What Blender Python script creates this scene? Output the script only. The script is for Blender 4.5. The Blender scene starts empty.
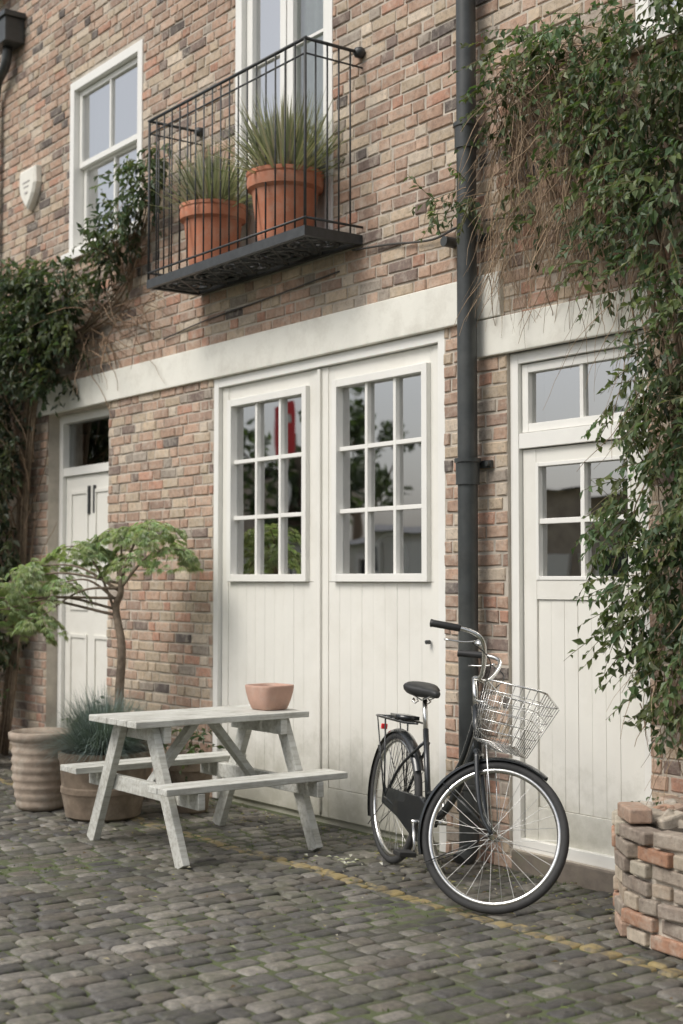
import bpy, math, random
from mathutils import Vector, Matrix, noise
R=random.Random(7)
rad=math.radians
scene=bpy.context.scene
COL=scene.collection

# ---------------------------------------------------------------- mesh builder
class MB:
    def __init__(s): s.v=[]; s.f=[]; s.c=[]
    def add(s,vs,fs,col=(1,1,1)):
        o=len(s.v); s.v.extend([tuple(p) for p in vs])
        for f in fs:
            s.f.append(tuple(i+o for i in f)); s.c.append(col)
    def obj(s,name,mat,parent=None,smooth=False,bevel=0,xf=None):
        me=bpy.data.meshes.new(name)
        vs=s.v if xf is None else [tuple(xf@Vector(p)) for p in s.v]
        me.from_pydata(vs,[],s.f)
        at=me.color_attributes.new('Col','FLOAT_COLOR','CORNER')
        buf=[]
        for f,c in zip(s.f,s.c):
            buf.extend([c[0],c[1],c[2],1.0]*len(f))
        at.data.foreach_set('color',buf)
        if smooth: me.polygons.foreach_set('use_smooth',[True]*len(me.polygons))
        me.materials.append(mat); me.update()
        ob=bpy.data.objects.new(name,me); COL.objects.link(ob)
        if bevel:
            m=ob.modifiers.new('bevel','BEVEL'); m.width=bevel; m.segments=2; m.limit_method='ANGLE'; m.angle_limit=rad(50)
        if parent is not None:
            ob.parent=parent; ob.matrix_parent_inverse=Matrix.Translation(parent.location).inverted()
        return ob

def empty(name,loc=(0,0,0)):
    e=bpy.data.objects.new(name,None); e.location=loc; e.empty_display_size=.1
    COL.objects.link(e); return e

BF=[(0,1,2,3),(7,6,5,4),(0,4,5,1),(1,5,6,2),(2,6,7,3),(3,7,4,0)]
def box(mb,x0,x1,y0,y1,z0,z1,col=(1,1,1)):
    v=[(x0,y0,z0),(x0,y1,z0),(x1,y1,z0),(x1,y0,z0),(x0,y0,z1),(x0,y1,z1),(x1,y1,z1),(x1,y0,z1)]
    mb.add(v,BF,col)
def beam(mb,p1,p2,w,h,side=(0,1,0),col=(1,1,1)):
    p1=Vector(p1);p2=Vector(p2);d=(p2-p1).normalized();s=Vector(side);s=(s-d*s.dot(d)).normalized();u=d.cross(s)
    s=s*w/2;u=u*h/2
    v=[p1-s-u,p1-s+u,p1+s+u,p1+s-u,p2-s-u,p2-s+u,p2+s+u,p2+s-u]
    mb.add(v,BF,col)
def tube(mb,pts,r,n=8,closed=False,col=(1,1,1),cap=True):
    pts=[Vector(p) for p in pts]; N=len(pts)
    rr=r if isinstance(r,(list,tuple)) else [r]*N
    vs=[];u=None
    for i in range(N):
        if closed: t=pts[(i+1)%N]-pts[i-1]
        else: t=pts[min(i+1,N-1)]-pts[max(i-1,0)]
        if t.length<1e-9: t=Vector((0,0,1))
        t.normalize()
        if u is None:
            a=Vector((0,0,1)) if abs(t.z)<.9 else Vector((1,0,0)); u=t.cross(a).normalized()
        else:
            u=(u-t*u.dot(t))
            if u.length<1e-6: u=t.orthogonal()
            u.normalize()
        w=t.cross(u)
        for k in range(n):
            a=2*math.pi*k/n
            vs.append(pts[i]+(u*math.cos(a)+w*math.sin(a))*rr[i])
    fs=[]
    M=N if closed else N-1
    for i in range(M):
        j=(i+1)%N
        for k in range(n):
            fs.append((i*n+k,i*n+(k+1)%n,j*n+(k+1)%n,j*n+k))
    if cap and not closed:
        fs.append(tuple(range(n-1,-1,-1))); fs.append(tuple((N-1)*n+k for k in range(n)))
    mb.add(vs,fs,col)
def smooth_path(pts,k=6):
    pts=[Vector(p) for p in pts];out=[]
    P=[pts[0]*2-pts[1]]+pts+[pts[-1]*2-pts[-2]]
    for i in range(1,len(P)-2):
        a,b,c,d=P[i-1],P[i],P[i+1],P[i+2]
        for j in range(k):
            t=j/k
            out.append(.5*((2*b)+(c-a)*t+(2*a-5*b+4*c-d)*t*t+(3*b-a-3*c+d)*t**3))
    out.append(pts[-1]);return out
def circle(c,r,ax1,ax2,n=48,a0=0,a1=2*math.pi,end=False):
    c=Vector(c);ax1=Vector(ax1);ax2=Vector(ax2)
    m=n+1 if end else n
    return [c+ax1*r*math.cos(a0+(a1-a0)*i/n)+ax2*r*math.sin(a0+(a1-a0)*i/n) for i in range(m)]
def lathe(mb,c,prof,n=36,rot=0,col=(1,1,1),sq=0):
    vs=[];fs=[]
    for r,z in prof:
        for k in range(n):
            a=2*math.pi*k/n
            f=1.0
            if sq: f=1.0/((abs(math.cos(a))**sq+abs(math.sin(a))**sq)**(1/sq))
            vs.append((c[0]+r*f*math.cos(a+rot),c[1]+r*f*math.sin(a+rot),c[2]+z))
    for i in range(len(prof)-1):
        for k in range(n):
            fs.append((i*n+k,i*n+(k+1)%n,(i+1)*n+(k+1)%n,(i+1)*n+k))
    mb.add(vs,fs,col)
def leaf(mb,p,d,nrm,L,W,col,fold=.25):
    s=d.cross(nrm)
    if s.length<1e-5: return
    s.normalize(); n=s.cross(d).normalized()
    m=p+d*L*.45
    mb.add([p,m+s*W*.5+n*W*fold,p+d*L-n*L*.12,m-s*W*.5+n*W*fold],[(0,1,2),(0,2,3)],col)
def blade(mb,base,d,L,W,droop,col,seg=5):
    d=Vector(d).normalized(); s=d.cross(Vector((0,0,1)))
    if s.length<1e-3: s=Vector((1,0,0))
    s.normalize(); p=Vector(base); vs=[]
    for i in range(seg+1):
        w=W*(1-(i/seg)**1.6)*(.6+.4*min(1,i*1.0)); 
        vs+= [p-s*w/2,p+s*w/2]
        dd=(d+Vector((0,0,-droop*(i/seg)**1.5*2))).normalized()
        p=p+dd*L/seg
    mb.add(vs,[(2*i,2*i+1,2*i+3,2*i+2) for i in range(seg)],col)
def rv(): 
    while True:
        v=Vector((R.uniform(-1,1),R.uniform(-1,1),R.uniform(-1,1)))
        if .01<v.length<1: return v

# ---------------------------------------------------------------- materials
def newmat(name):
    m=bpy.data.materials.new(name); m.use_nodes=True
    nt=m.node_tree; nt.nodes.clear(); return m,nt
def nd(nt,t,**k):
    n=nt.nodes.new(t)
    for a,b in k.items(): setattr(n,a,b)
    return n
def L(nt,a,b): nt.links.new(a,b)
def ramp(nt,fac,stops):
    r=nd(nt,'ShaderNodeValToRGB'); e=r.color_ramp.elements
    while len(e)<len(stops): e.new(.5)
    for x,(p,c) in zip(e,stops): x.position=p; x.color=(c[0],c[1],c[2],1)
    L(nt,fac,r.inputs[0]); return r.outputs[0]
def mixc(nt,a,b,fac,mode='MIX'):
    m=nd(nt,'ShaderNodeMix',data_type='RGBA',blend_type=mode)
    def s(i,v):
        if hasattr(v,'is_linked') or hasattr(v,'node'): L(nt,v,m.inputs[i])
        elif isinstance(v,(int,float)): m.inputs[i].default_value=v
        else: m.inputs[i].default_value=(v[0],v[1],v[2],1)
    s(0,fac);s(6,a);s(7,b); return m.outputs[2]
def noi(nt,co,scale,det=6,rough=.6):
    n=nd(nt,'ShaderNodeTexNoise'); n.inputs['Scale'].default_value=scale; n.inputs['Detail'].default_value=det; n.inputs['Roughness'].default_value=rough
    L(nt,co,n.inputs['Vector']); return n.outputs[0]
def surf(name,col,rough=.6,vary=.15,nscale=8,bump=.15,bscale=60,attr=False,metal=0,dirt=None,dirt_amt=.0,dscale=3,spec=.5,bdist=.004,grain=None,low=None):
    m,nt=newmat(name); co=nd(nt,'ShaderNodeTexCoord').outputs['Object']
    o=nd(nt,'ShaderNodeOutputMaterial'); b=nd(nt,'ShaderNodeBsdfPrincipled')
    L(nt,b.outputs[0],o.inputs[0])
    n1=noi(nt,co,nscale)
    lo=tuple(c*(1-vary) for c in col); hi=tuple(min(1,c*(1+vary)) for c in col)
    c=ramp(nt,n1,[(.3,lo),(.7,hi)])
    if attr:
        a=nd(nt,'ShaderNodeAttribute',attribute_name='Col'); c=mixc(nt,c,a.outputs['Color'],1.0,'MULTIPLY')
    if dirt:
        n2=noi(nt,co,dscale,8,.7); f=ramp(nt,n2,[(.48,(0,0,0)),(.7,(dirt_amt,)*3)])
        c=mixc(nt,c,dirt,f)
    gn=None
    if grain:
        mp=nd(nt,'ShaderNodeMapping'); mp.inputs['Scale'].default_value=grain; L(nt,co,mp.inputs[0])
        gn=noi(nt,mp.outputs[0],1.0,6,.7); c=mixc(nt,c,ramp(nt,gn,[(.35,(.62,.60,.55)),(.55,(1,1,1))]),.8,'MULTIPLY')
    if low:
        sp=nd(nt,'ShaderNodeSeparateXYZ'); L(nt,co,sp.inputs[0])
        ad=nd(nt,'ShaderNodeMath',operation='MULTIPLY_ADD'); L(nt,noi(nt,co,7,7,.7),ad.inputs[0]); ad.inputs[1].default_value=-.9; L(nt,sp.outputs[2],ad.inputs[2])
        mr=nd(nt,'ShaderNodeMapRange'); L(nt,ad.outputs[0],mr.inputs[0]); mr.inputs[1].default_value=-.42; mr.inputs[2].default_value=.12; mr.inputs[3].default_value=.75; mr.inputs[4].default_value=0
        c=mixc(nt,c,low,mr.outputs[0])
    L(nt,c,b.inputs['Base Color'])
    b.inputs['Roughness'].default_value=rough; b.inputs['Metallic'].default_value=metal
    b.inputs['Specular IOR Level'].default_value=spec
    if bump:
        bp=nd(nt,'ShaderNodeBump'); bp.inputs['Strength'].default_value=bump; bp.inputs['Distance'].default_value=bdist
        L(nt,gn if gn is not None else noi(nt,co,bscale),bp.inputs['Height']); L(nt,bp.outputs[0],b.inputs['Normal'])
    return m
def leafmat(name,trans=.3):
    m,nt=newmat(name); a=nd(nt,'ShaderNodeAttribute',attribute_name='Col').outputs['Color']
    o=nd(nt,'ShaderNodeOutputMaterial'); b=nd(nt,'ShaderNodeBsdfPrincipled'); t=nd(nt,'ShaderNodeBsdfTranslucent')
    L(nt,a,b.inputs['Base Color']); b.inputs['Roughness'].default_value=.45; b.inputs['Specular IOR Level'].default_value=.5
    L(nt,mixc(nt,a,(1.3,1.5,.7),1.0,'MULTIPLY'),t.inputs[0])
    x=nd(nt,'ShaderNodeMixShader'); x.inputs[0].default_value=trans
    L(nt,b.outputs[0],x.inputs[1]);L(nt,t.outputs[0],x.inputs[2]);L(nt,x.outputs[0],o.inputs[0]); return m
def glassmat(name,refl=.3,tint=(.8,.86,.84)):
    m,nt=newmat(name); o=nd(nt,'ShaderNodeOutputMaterial')
    co=nd(nt,'ShaderNodeTexCoord').outputs['Object']
    t=nd(nt,'ShaderNodeBsdfTransparent'); t.inputs[0].default_value=(*tint,1)
    g=nd(nt,'ShaderNodeBsdfGlossy'); g.inputs['Roughness'].default_value=.012
    bp=nd(nt,'ShaderNodeBump'); bp.inputs['Strength'].default_value=.10; bp.inputs['Distance'].default_value=.01
    L(nt,noi(nt,co,2.2,2,.4),bp.inputs['Height']); L(nt,bp.outputs[0],g.inputs['Normal'])
    lw=nd(nt,'ShaderNodeFresnel'); lw.inputs[0].default_value=1.5
    ad=nd(nt,'ShaderNodeMath',operation='ADD'); ad.use_clamp=True; L(nt,lw.outputs[0],ad.inputs[0]); ad.inputs[1].default_value=refl
    x=nd(nt,'ShaderNodeMixShader'); L(nt,ad.outputs[0],x.inputs[0]); L(nt,t.outputs[0],x.inputs[1]);L(nt,g.outputs[0],x.inputs[2]);L(nt,x.outputs[0],o.inputs[0]); return m

def brickmat():
    m,nt=newmat('stock_brick'); co=nd(nt,'ShaderNodeTexCoord').outputs['Object']
    o=nd(nt,'ShaderNodeOutputMaterial'); b=nd(nt,'ShaderNodeBsdfPrincipled'); L(nt,b.outputs[0],o.inputs[0])
    a=nd(nt,'ShaderNodeAttribute',attribute_name='Col').outputs['Color']
    n=noi(nt,co,28,6,.65); c=mixc(nt,a,ramp(nt,n,[(.25,(.64,.63,.62)),(.5,(1,1,1)),(.8,(1.2,1.17,1.12))]),1.0,'MULTIPLY')
    n2=noi(nt,co,75,4,.7); c=mixc(nt,c,(.16,.13,.115),ramp(nt,n2,[(.56,(0,0,0)),(.70,(.65,.65,.65))]))
    n3=noi(nt,co,11,8,.75); c=mixc(nt,c,(.57,.51,.43),ramp(nt,n3,[(.48,(0,0,0)),(.72,(.75,.75,.75))]))
    n4=noi(nt,co,1.1,5,.6); c=mixc(nt,c,(.70,.67,.64),ramp(nt,n4,[(.5,(0,0,0)),(.72,(.75,.75,.75))]),'MULTIPLY')
    L(nt,c,b.inputs['Base Color']); b.inputs['Roughness'].default_value=.9; b.inputs['Specular IOR Level'].default_value=.2
    bp=nd(nt,'ShaderNodeBump'); bp.inputs['Strength'].default_value=.6; bp.inputs['Distance'].default_value=.005
    L(nt,noi(nt,co,55,8,.7),bp.inputs['Height']); L(nt,bp.outputs[0],b.inputs['Normal']); return m
def settmat():
    m,nt=newmat('granite_setts'); co=nd(nt,'ShaderNodeTexCoord').outputs['Object']
    o=nd(nt,'ShaderNodeOutputMaterial'); b=nd(nt,'ShaderNodeBsdfPrincipled'); L(nt,b.outputs[0],o.inputs[0])
    a=nd(nt,'ShaderNodeAttribute',attribute_name='Col').outputs['Color']
    n=noi(nt,co,30,7,.75); c=mixc(nt,a,ramp(nt,n,[(.3,(.5,.5,.5)),(.5,(.95,.95,.95)),(.7,(1.5,1.46,1.38))]),1.0,'MULTIPLY')
    n3=noi(nt,co,1.3,7,.65); c=mixc(nt,c,(.26,.24,.205),ramp(nt,n3,[(.54,(0,0,0)),(.75,(.5,.5,.5))]))
    n4=noi(nt,co,3.5,9,.80); c=mixc(nt,c,(.080,.090,.040),ramp(nt,n4,[(.49,(0,0,0)),(.64,(.55,.55,.55))]))
    sp=nd(nt,'ShaderNodeSeparateXYZ'); L(nt,co,sp.inputs[0])
    m1=nd(nt,'ShaderNodeMath',operation='ADD'); L(nt,sp.outputs[1],m1.inputs[0]); m1.inputs[1].default_value=.85
    m2=nd(nt,'ShaderNodeMath',operation='ABSOLUTE'); L(nt,m1.outputs[0],m2.inputs[0])
    m3=nd(nt,'ShaderNodeMath',operation='LESS_THAN'); L(nt,m2.outputs[0],m3.inputs[0]); m3.inputs[1].default_value=.045
    w=ramp(nt,noi(nt,co,9,6,.7),[(.40,(0,0,0)),(.56,(.75,.75,.75))])
    m4=nd(nt,'ShaderNodeMath',operation='MULTIPLY'); L(nt,m3.outputs[0],m4.inputs[0]); L(nt,w,m4.inputs[1])
    c=mixc(nt,c,(.38,.29,.12),m4.outputs[0])
    L(nt,c,b.inputs['Base Color'])
    rr=ramp(nt,noi(nt,co,2.5,6,.6),[(.35,(.38,.38,.38)),(.65,(.7,.7,.7))]); L(nt,rr,b.inputs['Roughness']); b.inputs['Specular IOR Level'].default_value=.5
    bp=nd(nt,'ShaderNodeBump'); bp.inputs['Strength'].default_value=.8; bp.inputs['Distance'].default_value=.010
    L(nt,noi(nt,co,30,8,.7),bp.inputs['Height']); L(nt,bp.outputs[0],b.inputs['Normal']); return m
def groundmat():
    m,nt=newmat('street_dirt_moss'); co=nd(nt,'ShaderNodeTexCoord').outputs['Object']
    o=nd(nt,'ShaderNodeOutputMaterial'); b=nd(nt,'ShaderNodeBsdfPrincipled'); L(nt,b.outputs[0],o.inputs[0])
    n=noi(nt,co,2.2,8,.7); c=ramp(nt,n,[(.35,(.045,.04,.032)),(.44,(.065,.065,.038)),(.52,(.08,.10,.034)),(.75,(.11,.14,.045))])
    c=mixc(nt,c,(.4,.4,.38),ramp(nt,noi(nt,co,90,3,.7),[(.3,(0,0,0)),(.9,(.2,.2,.2))]))
    L(nt,c,b.inputs['Base Color']); b.inputs['Roughness'].default_value=.95
    bp=nd(nt,'ShaderNodeBump'); bp.inputs['Strength'].default_value=.8; bp.inputs['Distance'].default_value=.01
    L(nt,noi(nt,co,70,8,.7),bp.inputs['Height']); L(nt,bp.outputs[0],b.inputs['Normal']); return m

M_brick=brickmat(); M_sett=settmat(); M_ground=groundmat()
M_mortar=surf('lime_mortar',(.50,.45,.38),.95,.22,6,.6,120,dirt=(.28,.245,.21),dirt_amt=.6,dscale=2)
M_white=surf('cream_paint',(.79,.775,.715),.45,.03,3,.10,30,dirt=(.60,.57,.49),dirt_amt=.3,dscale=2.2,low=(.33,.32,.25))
M_beam=surf('cream_beam_paint',(.79,.775,.70),.6,.05,3,.25,40,dirt=(.50,.47,.40),dirt_amt=.5,dscale=4)
M_frame=surf('white_gloss_paint',(.82,.81,.765),.35,.03,5,.05,40)
M_table=surf('weathered_pale_paint',(.61,.615,.575),.7,.08,9,.35,50,dirt=(.34,.33,.28),dirt_amt=.55,dscale=7,grain=(45,3,45))
M_iron=surf('black_iron',(.040,.043,.044),.45,.3,20,.15,80)
M_pipe=surf('painted_cast_iron',(.048,.053,.053),.38,.25,8,.15,40,dirt=(.11,.11,.10),dirt_amt=.4)
M_terra=surf('terracotta',(.50,.19,.105),.8,.12,9,.2,60,dirt=(.50,.37,.29),dirt_amt=.5,dscale=8)
M_terra2=surf('pale_terracotta',(.49,.31,.24),.85,.12,9,.3,50,dirt=(.52,.44,.38),dirt_amt=.6,dscale=6)
M_stonepot=surf('old_clay_pot',(.36,.29,.23),.9,.3,10,.5,60,dirt=(.52,.48,.41),dirt_amt=.75,dscale=7)
M_darkpot=surf('barrel_pot',(.22,.17,.125),.9,.3,10,.5,60,dirt=(.34,.30,.25),dirt_amt=.5,dscale=5)
M_step=surf('stained_step',(.20,.17,.14),.9,.3,10,.5,60,dirt=(.10,.11,.06),dirt_amt=.6,dscale=5)
M_soil=surf('soil',(.05,.04,.03),1,.4,30,1,80)
M_leaf=leafmat('leaves'); M_maple=leafmat('maple_leaves',.4); M_blade=leafmat('blade_leaves',.2)
M_bark=surf('bark',(.20,.155,.115),.9,.35,25,.6,90,attr=True)
M_glass=glassmat('window_glass',.62); M_glass2=glassmat('sky_glass',.75)
M_lace=glassmat('curtained_glass',.25)
M_curtain=surf('lace_curtain',(.82,.82,.79),.9,.06,20,.1,60)
M_room=surf('room_plaster',(.50,.48,.44),.9,.2,1,0)
M_tyre=surf('tyre_rubber',(.042,.042,.042),.75,.2,20,.2,90)
M_bframe=surf('black_enamel',(.022,.025,.027),.22,.1,10,0)
M_bframe.node_tree.nodes['Principled BSDF'].inputs['Coat Weight'].default_value=.4
M_chrome=surf('chrome',(.72,.72,.70),.22,.06,20,0,metal=1)
M_spoke=surf('spoke_steel',(.62,.62,.60),.3,.1,20,0,metal=1)
M_rubber=surf('black_plastic',(.03,.03,.03),.5,.1,20,.1)
M_alarm=surf('alarm_plastic',(.78,.76,.68),.5,.06,5,0)
M_alarmt=surf('faded_lettering',(.45,.42,.40),.5,.06,5,0)
M_cable=surf('cable',(.07,.065,.06),.6,.1,5,0)
M_opp=surf('opposite_brick',(.42,.36,.29),.9,.3,5,.3,20)
M_stucco=surf('cream_stucco',(.75,.73,.67),.9,.06,2,.2,20)
M_roof=surf('slate',(.12,.125,.135),.7,.3,3,.3,20)
M_red=surf('red_board',(.85,.035,.04),.5,.03,3,0)

# ---------------------------------------------------------------- HOUSE
house=empty('brick_house',(-8,0,0))
OPEN=[(-8.51,-6.03,-1,2.90),(-11.22,-10.10,-1,2.90),(-5.52,-4.55,.10,2.70),
      (-10.83,-9.57,4.20,5.66),(-8.23,-7.09,3.55,6.05),(-4.59,-3.45,4.10,5.6)]
X0,X1,ZT=-16.0,-1.5,7.7
PAL=[((.46,.315,.235),5),((.49,.35,.265),5),((.41,.285,.215),4),((.51,.41,.305),3.5),((.46,.375,.28),3),((.36,.255,.20),3),
     ((.23,.175,.15),1.8),((.14,.12,.11),.8),((.58,.49,.39),2.2),((.47,.275,.20),2),((.36,.31,.26),2)]
PC=[p for p,w in PAL]; PW=[w for p,w in PAL]
def bcol():
    c=R.choices(PC,PW)[0]; k=R.uniform(.86,1.12); return tuple(x*k for x in c)
def brick_face(mb,x0,x1,z0,z1,col):
    j=lambda a:R.uniform(-a,a)
    d=.008+j(.0035); e=.007
    t=j(.0025)
    cs=[(x0,z0),(x1,z0),(x1,z1),(x0,z1)]
    cx=(x0+x1)/2;cz=(z0+z1)/2
    back=[(x,.004,z) for x,z in cs]; mid=[];fr=[]
    for x,z in cs:
        sx=1 if x>cx else -1; sz=1 if z>cz else -1
        jx=j(.0045);jz=j(.0036)
        mid.append((x+jx-sx*.001,-d+.004,z+jz-sz*.001))
        fr.append((x+jx-sx*e,-d+t*sx+j(.0012),z+jz-sz*e*.8))
    vs=back+mid+fr; fs=[(8,9,10,11)]
    for a in (0,4):
        for k in range(4):
            fs.append((a+k,a+(k+1)%4,a+4+(k+1)%4,a+4+k))
    mb.add(vs,fs,col)
mb=MB(); z=0.0; row=0
while z<ZT:
    h=.063; x=X0-(R.uniform(.0,.02))-(0 if row%2 else .165); k=0
    while x<X1:
        w=.212 if k%2==0 else .1015
        if R.random()<.08: w=.212 if w<.15 else .1015
        pieces=[(x,x+w,z,z+h)]
        for (a,b,c,d) in OPEN:
            np_=[]
            for (p,q,r_,s) in pieces:
                if q<=a or p>=b or s<=c or r_>=d: np_.append((p,q,r_,s)); continue
                ov=min(s,d)-max(r_,c)
                if ov<h*.45:
                    if r_<c: np_.append((p,q,r_,c-.006))
                    else: np_.append((p,q,d+.006,s))
                else:
                    if a-p>.03: np_.append((p,a-.002,r_,s))
                    if q-b>.03: np_.append((b+.002,q,r_,s))
            pieces=np_
        for (p,q,r_,s) in pieces:
            if s-r_>.02: brick_face(mb,p,q,r_,s,bcol())
        x+=w+.013+R.uniform(-.002,.003); k+=1
    z+=.075; row+=1
mb.obj('brickwork',M_brick,house)
xs=sorted({X0,X1}|{o[0] for o in OPEN}|{o[1] for o in OPEN}); zs=sorted({-.05,ZT}|{max(-.05,o[2]) for o in OPEN}|{o[3] for o in OPEN})
mb=MB()
for i in range(len(xs)-1):
    for k in range(len(zs)-1):
        cx=(xs[i]+xs[i+1])/2; cz=(zs[k]+zs[k+1])/2
        if any(o[0]<cx<o[1] and o[2]<cz<o[3] for o in OPEN): continue
        mb.add([(xs[i],0,zs[k]),(xs[i+1],0,zs[k]),(xs[i+1],0,zs[k+1]),(xs[i],0,zs[k+1])],[(0,1,2,3)])
for (a,b,c,d) in OPEN:
    c=max(c,-.05)
    mb.add([(a,0,c),(a,.28,c),(a,.28,d),(a,0,d)],[(0,1,2,3)])
    mb.add([(b,0,c),(b,.28,c),(b,.28,d),(b,0,d)],[(0,1,2,3)])
    mb.add([(a,0,d),(a,.28,d),(b,.28,d),(b,0,d)],[(0,1,2,3)])
    mb.add([(a,0,c),(a,.28,c),(b,.28,c),(b,0,c)],[(0,1,2,3)])
mb.obj('mortar_wall',M_mortar,house)
mb=MB()
box(mb,X0-.02,X0,.0,6,0,ZT);box(mb,X1,X1+.02,.0,6,0,ZT);box(mb,X0,X1,6,6.1,0,ZT)
mb.obj('side_and_back_walls',M_opp,house)
mb=MB(); box(mb,X0+.01,X1-.01,.29,5.98,3.3,3.42); box(mb,X0+.01,X1-.01,3.4,3.5,0,3.29);box(mb,X0+.01,X1-.01,2.6,2.7,3.43,7.5)
for xx in (-9.3,-5.78): box(mb,xx-.05,xx+.05,.29,3.39,0,3.29)
mb.obj('room_walls',M_room,house)
mb=MB(); box(mb,X0-.1,X1+.1,-.08,.3,ZT,ZT+.12); mb.obj('parapet_coping',M_beam,house,bevel=.01)
mb=MB(); mb.add([(X0,.3,ZT),(X1,.3,ZT),(X1,3,ZT+1.3),(X0,3,ZT+1.3),(X0,6.1,ZT),(X1,6.1,ZT)],[(0,1,2,3),(3,2,5,4)]); mb.obj('slate_roof',M_roof,house)
mb=MB(); box(mb,-11.6,-5.54,-.035,.1,2.905,3.145); box(mb,-5.75,-3.3,-.030,.1,2.70,2.90); mb.obj('timber_lintel',M_beam,house,bevel=.006)
mb=MB(); box(mb,-5.50,-4.57,-.012,.2,-.02,.098); mb.obj('door_step',M_step,house,bevel=.008)

fr=MB(); gl=MB(); gl2=MB(); gl3=MB(); wh=MB()
def frame(mb,x0,x1,z0,z1,y0,y1,w,wb=None):
    wb=w if wb is None else wb
    box(mb,x0,x0+w,y0,y1,z0,z1);box(mb,x1-w,x1,y0,y1,z0,z1)
    box(mb,x0+w,x1-w,y0+.001,y1,z1-w,z1);box(mb,x0+w,x1-w,y0+.001,y1,z0,z0+wb)
def panes(mbf,mbg,x0,x1,z0,z1,y,cols,rows,bw=.022,bd=.022):
    for i in range(1,cols):
        x=x0+(x1-x0)*i/cols; box(mbf,x-bw/2,x+bw/2,y-bd,y+.012,z0,z1)
    for i in range(1,rows):
        zz=z0+(z1-z0)*i/rows; box(mbf,x0,x1,y-bd+.002,y+.010,zz-bw/2,zz+bw/2)
    for i in range(cols):
        for k in range(rows):
            a=x0+(x1-x0)*i/cols;b=x0+(x1-x0)*(i+1)/cols;c=z0+(z1-z0)*k/rows;d=z0+(z1-z0)*(k+1)/rows
            t=R.uniform(-.0012,.0012);s=R.uniform(-.0012,.0012)
            mbg.add([(a,y-t-s,c),(b,y+t-s,c),(b,y+t+s,d),(a,y-t+s,d)],[(0,1,2,3)])
box(fr,-8.51,-8.45,.0,.10,0,2.9); box(fr,-6.09,-6.03,.0,.10,0,2.9); box(fr,-8.45,-6.09,.002,.10,2.84,2.9)
def gleaf(x0,x1,wx0,wx1):
    z0,z1=.035,2.835; wz0,wz1=1.49,2.74
    box(wh,x0,x0+.075,.034,.08,z0,z1); box(wh,x1-.075,x1,.034,.08,z0,z1)
    box(wh,x0+.075,wx0,.040,.08,wz0,z1);box(wh,wx1,x1-.075,.040,.08,wz0,z1)
    box(wh,wx0,wx1,.040,.08,wz1,z1)
    a=x0+.075;n=9;w=(x1-x0-.15)/n
    for i in range(n):
        box(wh,a+i*w+.0006,a+(i+1)*w-.0006,.040+R.uniform(-.001,.001),.075,.22,wz0-.003)
    box(wh,a,x1-.075,.035,.078,z0,.217)
    frame(fr,wx0,wx1,wz0,wz1,.008,.075,.048)
    panes(fr,gl,wx0+.048,wx1-.048,wz0+.048,wz1-.048,.062,3,3,.026,.03)
gleaf(-8.445,-7.275,-8.35,-7.40); gleaf(-7.265,-6.095,-7.12,-6.20)
box(wh,-7.285,-7.255,.016,.033,.06,2.83)
box(wh,-8.44,-6.10,.06,.2,-.02,.03)
frame(fr,-11.22,-10.10,.0,2.90,.10,.20,.07); box(fr,-11.15,-10.17,.105,.19,2.38,2.45)
panes(fr,gl3,-11.15,-10.17,2.45,2.83,.16,1,1)
box(wh,-11.145,-10.175,.135,.18,.05,2.375)
for (a,b,c,d) in [(-11.05,-10.72,1.25,2.25),(-10.60,-10.27,1.25,2.25),(-11.05,-10.72,.2,1.05),(-10.60,-10.27,.2,1.05)]:
    frame(wh,a,b,c,d,.122,.134,.03)
frame(fr,-5.52,-4.55,.10,2.70,.02,.14,.06)
box(fr,-5.46,-4.61,.025,.13,2.19,2.27)
frame(fr,-5.455,-4.615,2.275,2.635,.045,.10,.045); panes(fr,gl,-5.41,-4.66,2.32,2.59,.075,2,1,.025,.02)
box(wh,-5.455,-5.36,.05,.10,.13,2.185);box(wh,-4.705,-4.615,.05,.10,.13,2.185)
box(wh,-5.36,-4.705,.052,.10,2.11,2.185);box(wh,-5.36,-4.705,.052,.10,1.40,1.50);box(wh,-5.36,-4.705,.052,.10,.13,.33)
for i in range(7):
    w=.655/7; box(wh,-5.36+i*w+.0008,-5.36+(i+1)*w-.0008,.062+R.uniform(-.001,.001),.095,.332,1.398)
frame(fr,-5.36,-4.705,1.50,2.11,.046,.098,.02); panes(fr,gl,-5.34,-4.725,1.52,2.09,.078,2,2,.028,.025)
frame(fr,-10.83,-9.57,4.20,5.66,-.015,.12,.075,.06); box(fr,-10.90,-9.50,-.055,-.016,4.15,4.215)
frame(fr,-10.75,-9.65,4.93,5.58,.035,.075,.045); frame(fr,-10.75,-9.65,4.265,4.96,.078,.118,.05)
panes(fr,gl2,-10.705,-9.695,4.975,5.535,.058,2,1,.025,.02); panes(fr,gl2,-10.70,-9.70,4.315,4.91,.10,2,1,.025,.02)
frame(fr,-8.23,-7.09,3.55,6.05,-.01,.12,.08)
frame(fr,-8.145,-7.665,3.63,5.965,.03,.09,.07,.5); frame(fr,-7.655,-7.175,3.63,5.965,.032,.09,.07,.5)
panes(fr,gl2,-8.075,-7.735,4.13,5.895,.065,1,2); panes(fr,gl3,-7.585,-7.245,4.13,5.895,.065,1,2)
frame(fr,-4.59,-3.45,4.10,5.6,-.015,.12,.08); box(fr,-4.66,-3.38,-.06,-.016,4.04,4.115)
panes(fr,gl2,-4.51,-3.53,4.18,5.52,.07,2,2)
fr.obj('window_and_door_frames',M_frame,house,bevel=.0025)
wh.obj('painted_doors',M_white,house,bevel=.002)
gl.obj('ground_floor_glass',M_glass,house); gl2.obj('upper_glass',M_glass2,house); gl3.obj('curtained_glass',M_lace,house)
mb=MB(); 
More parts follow.
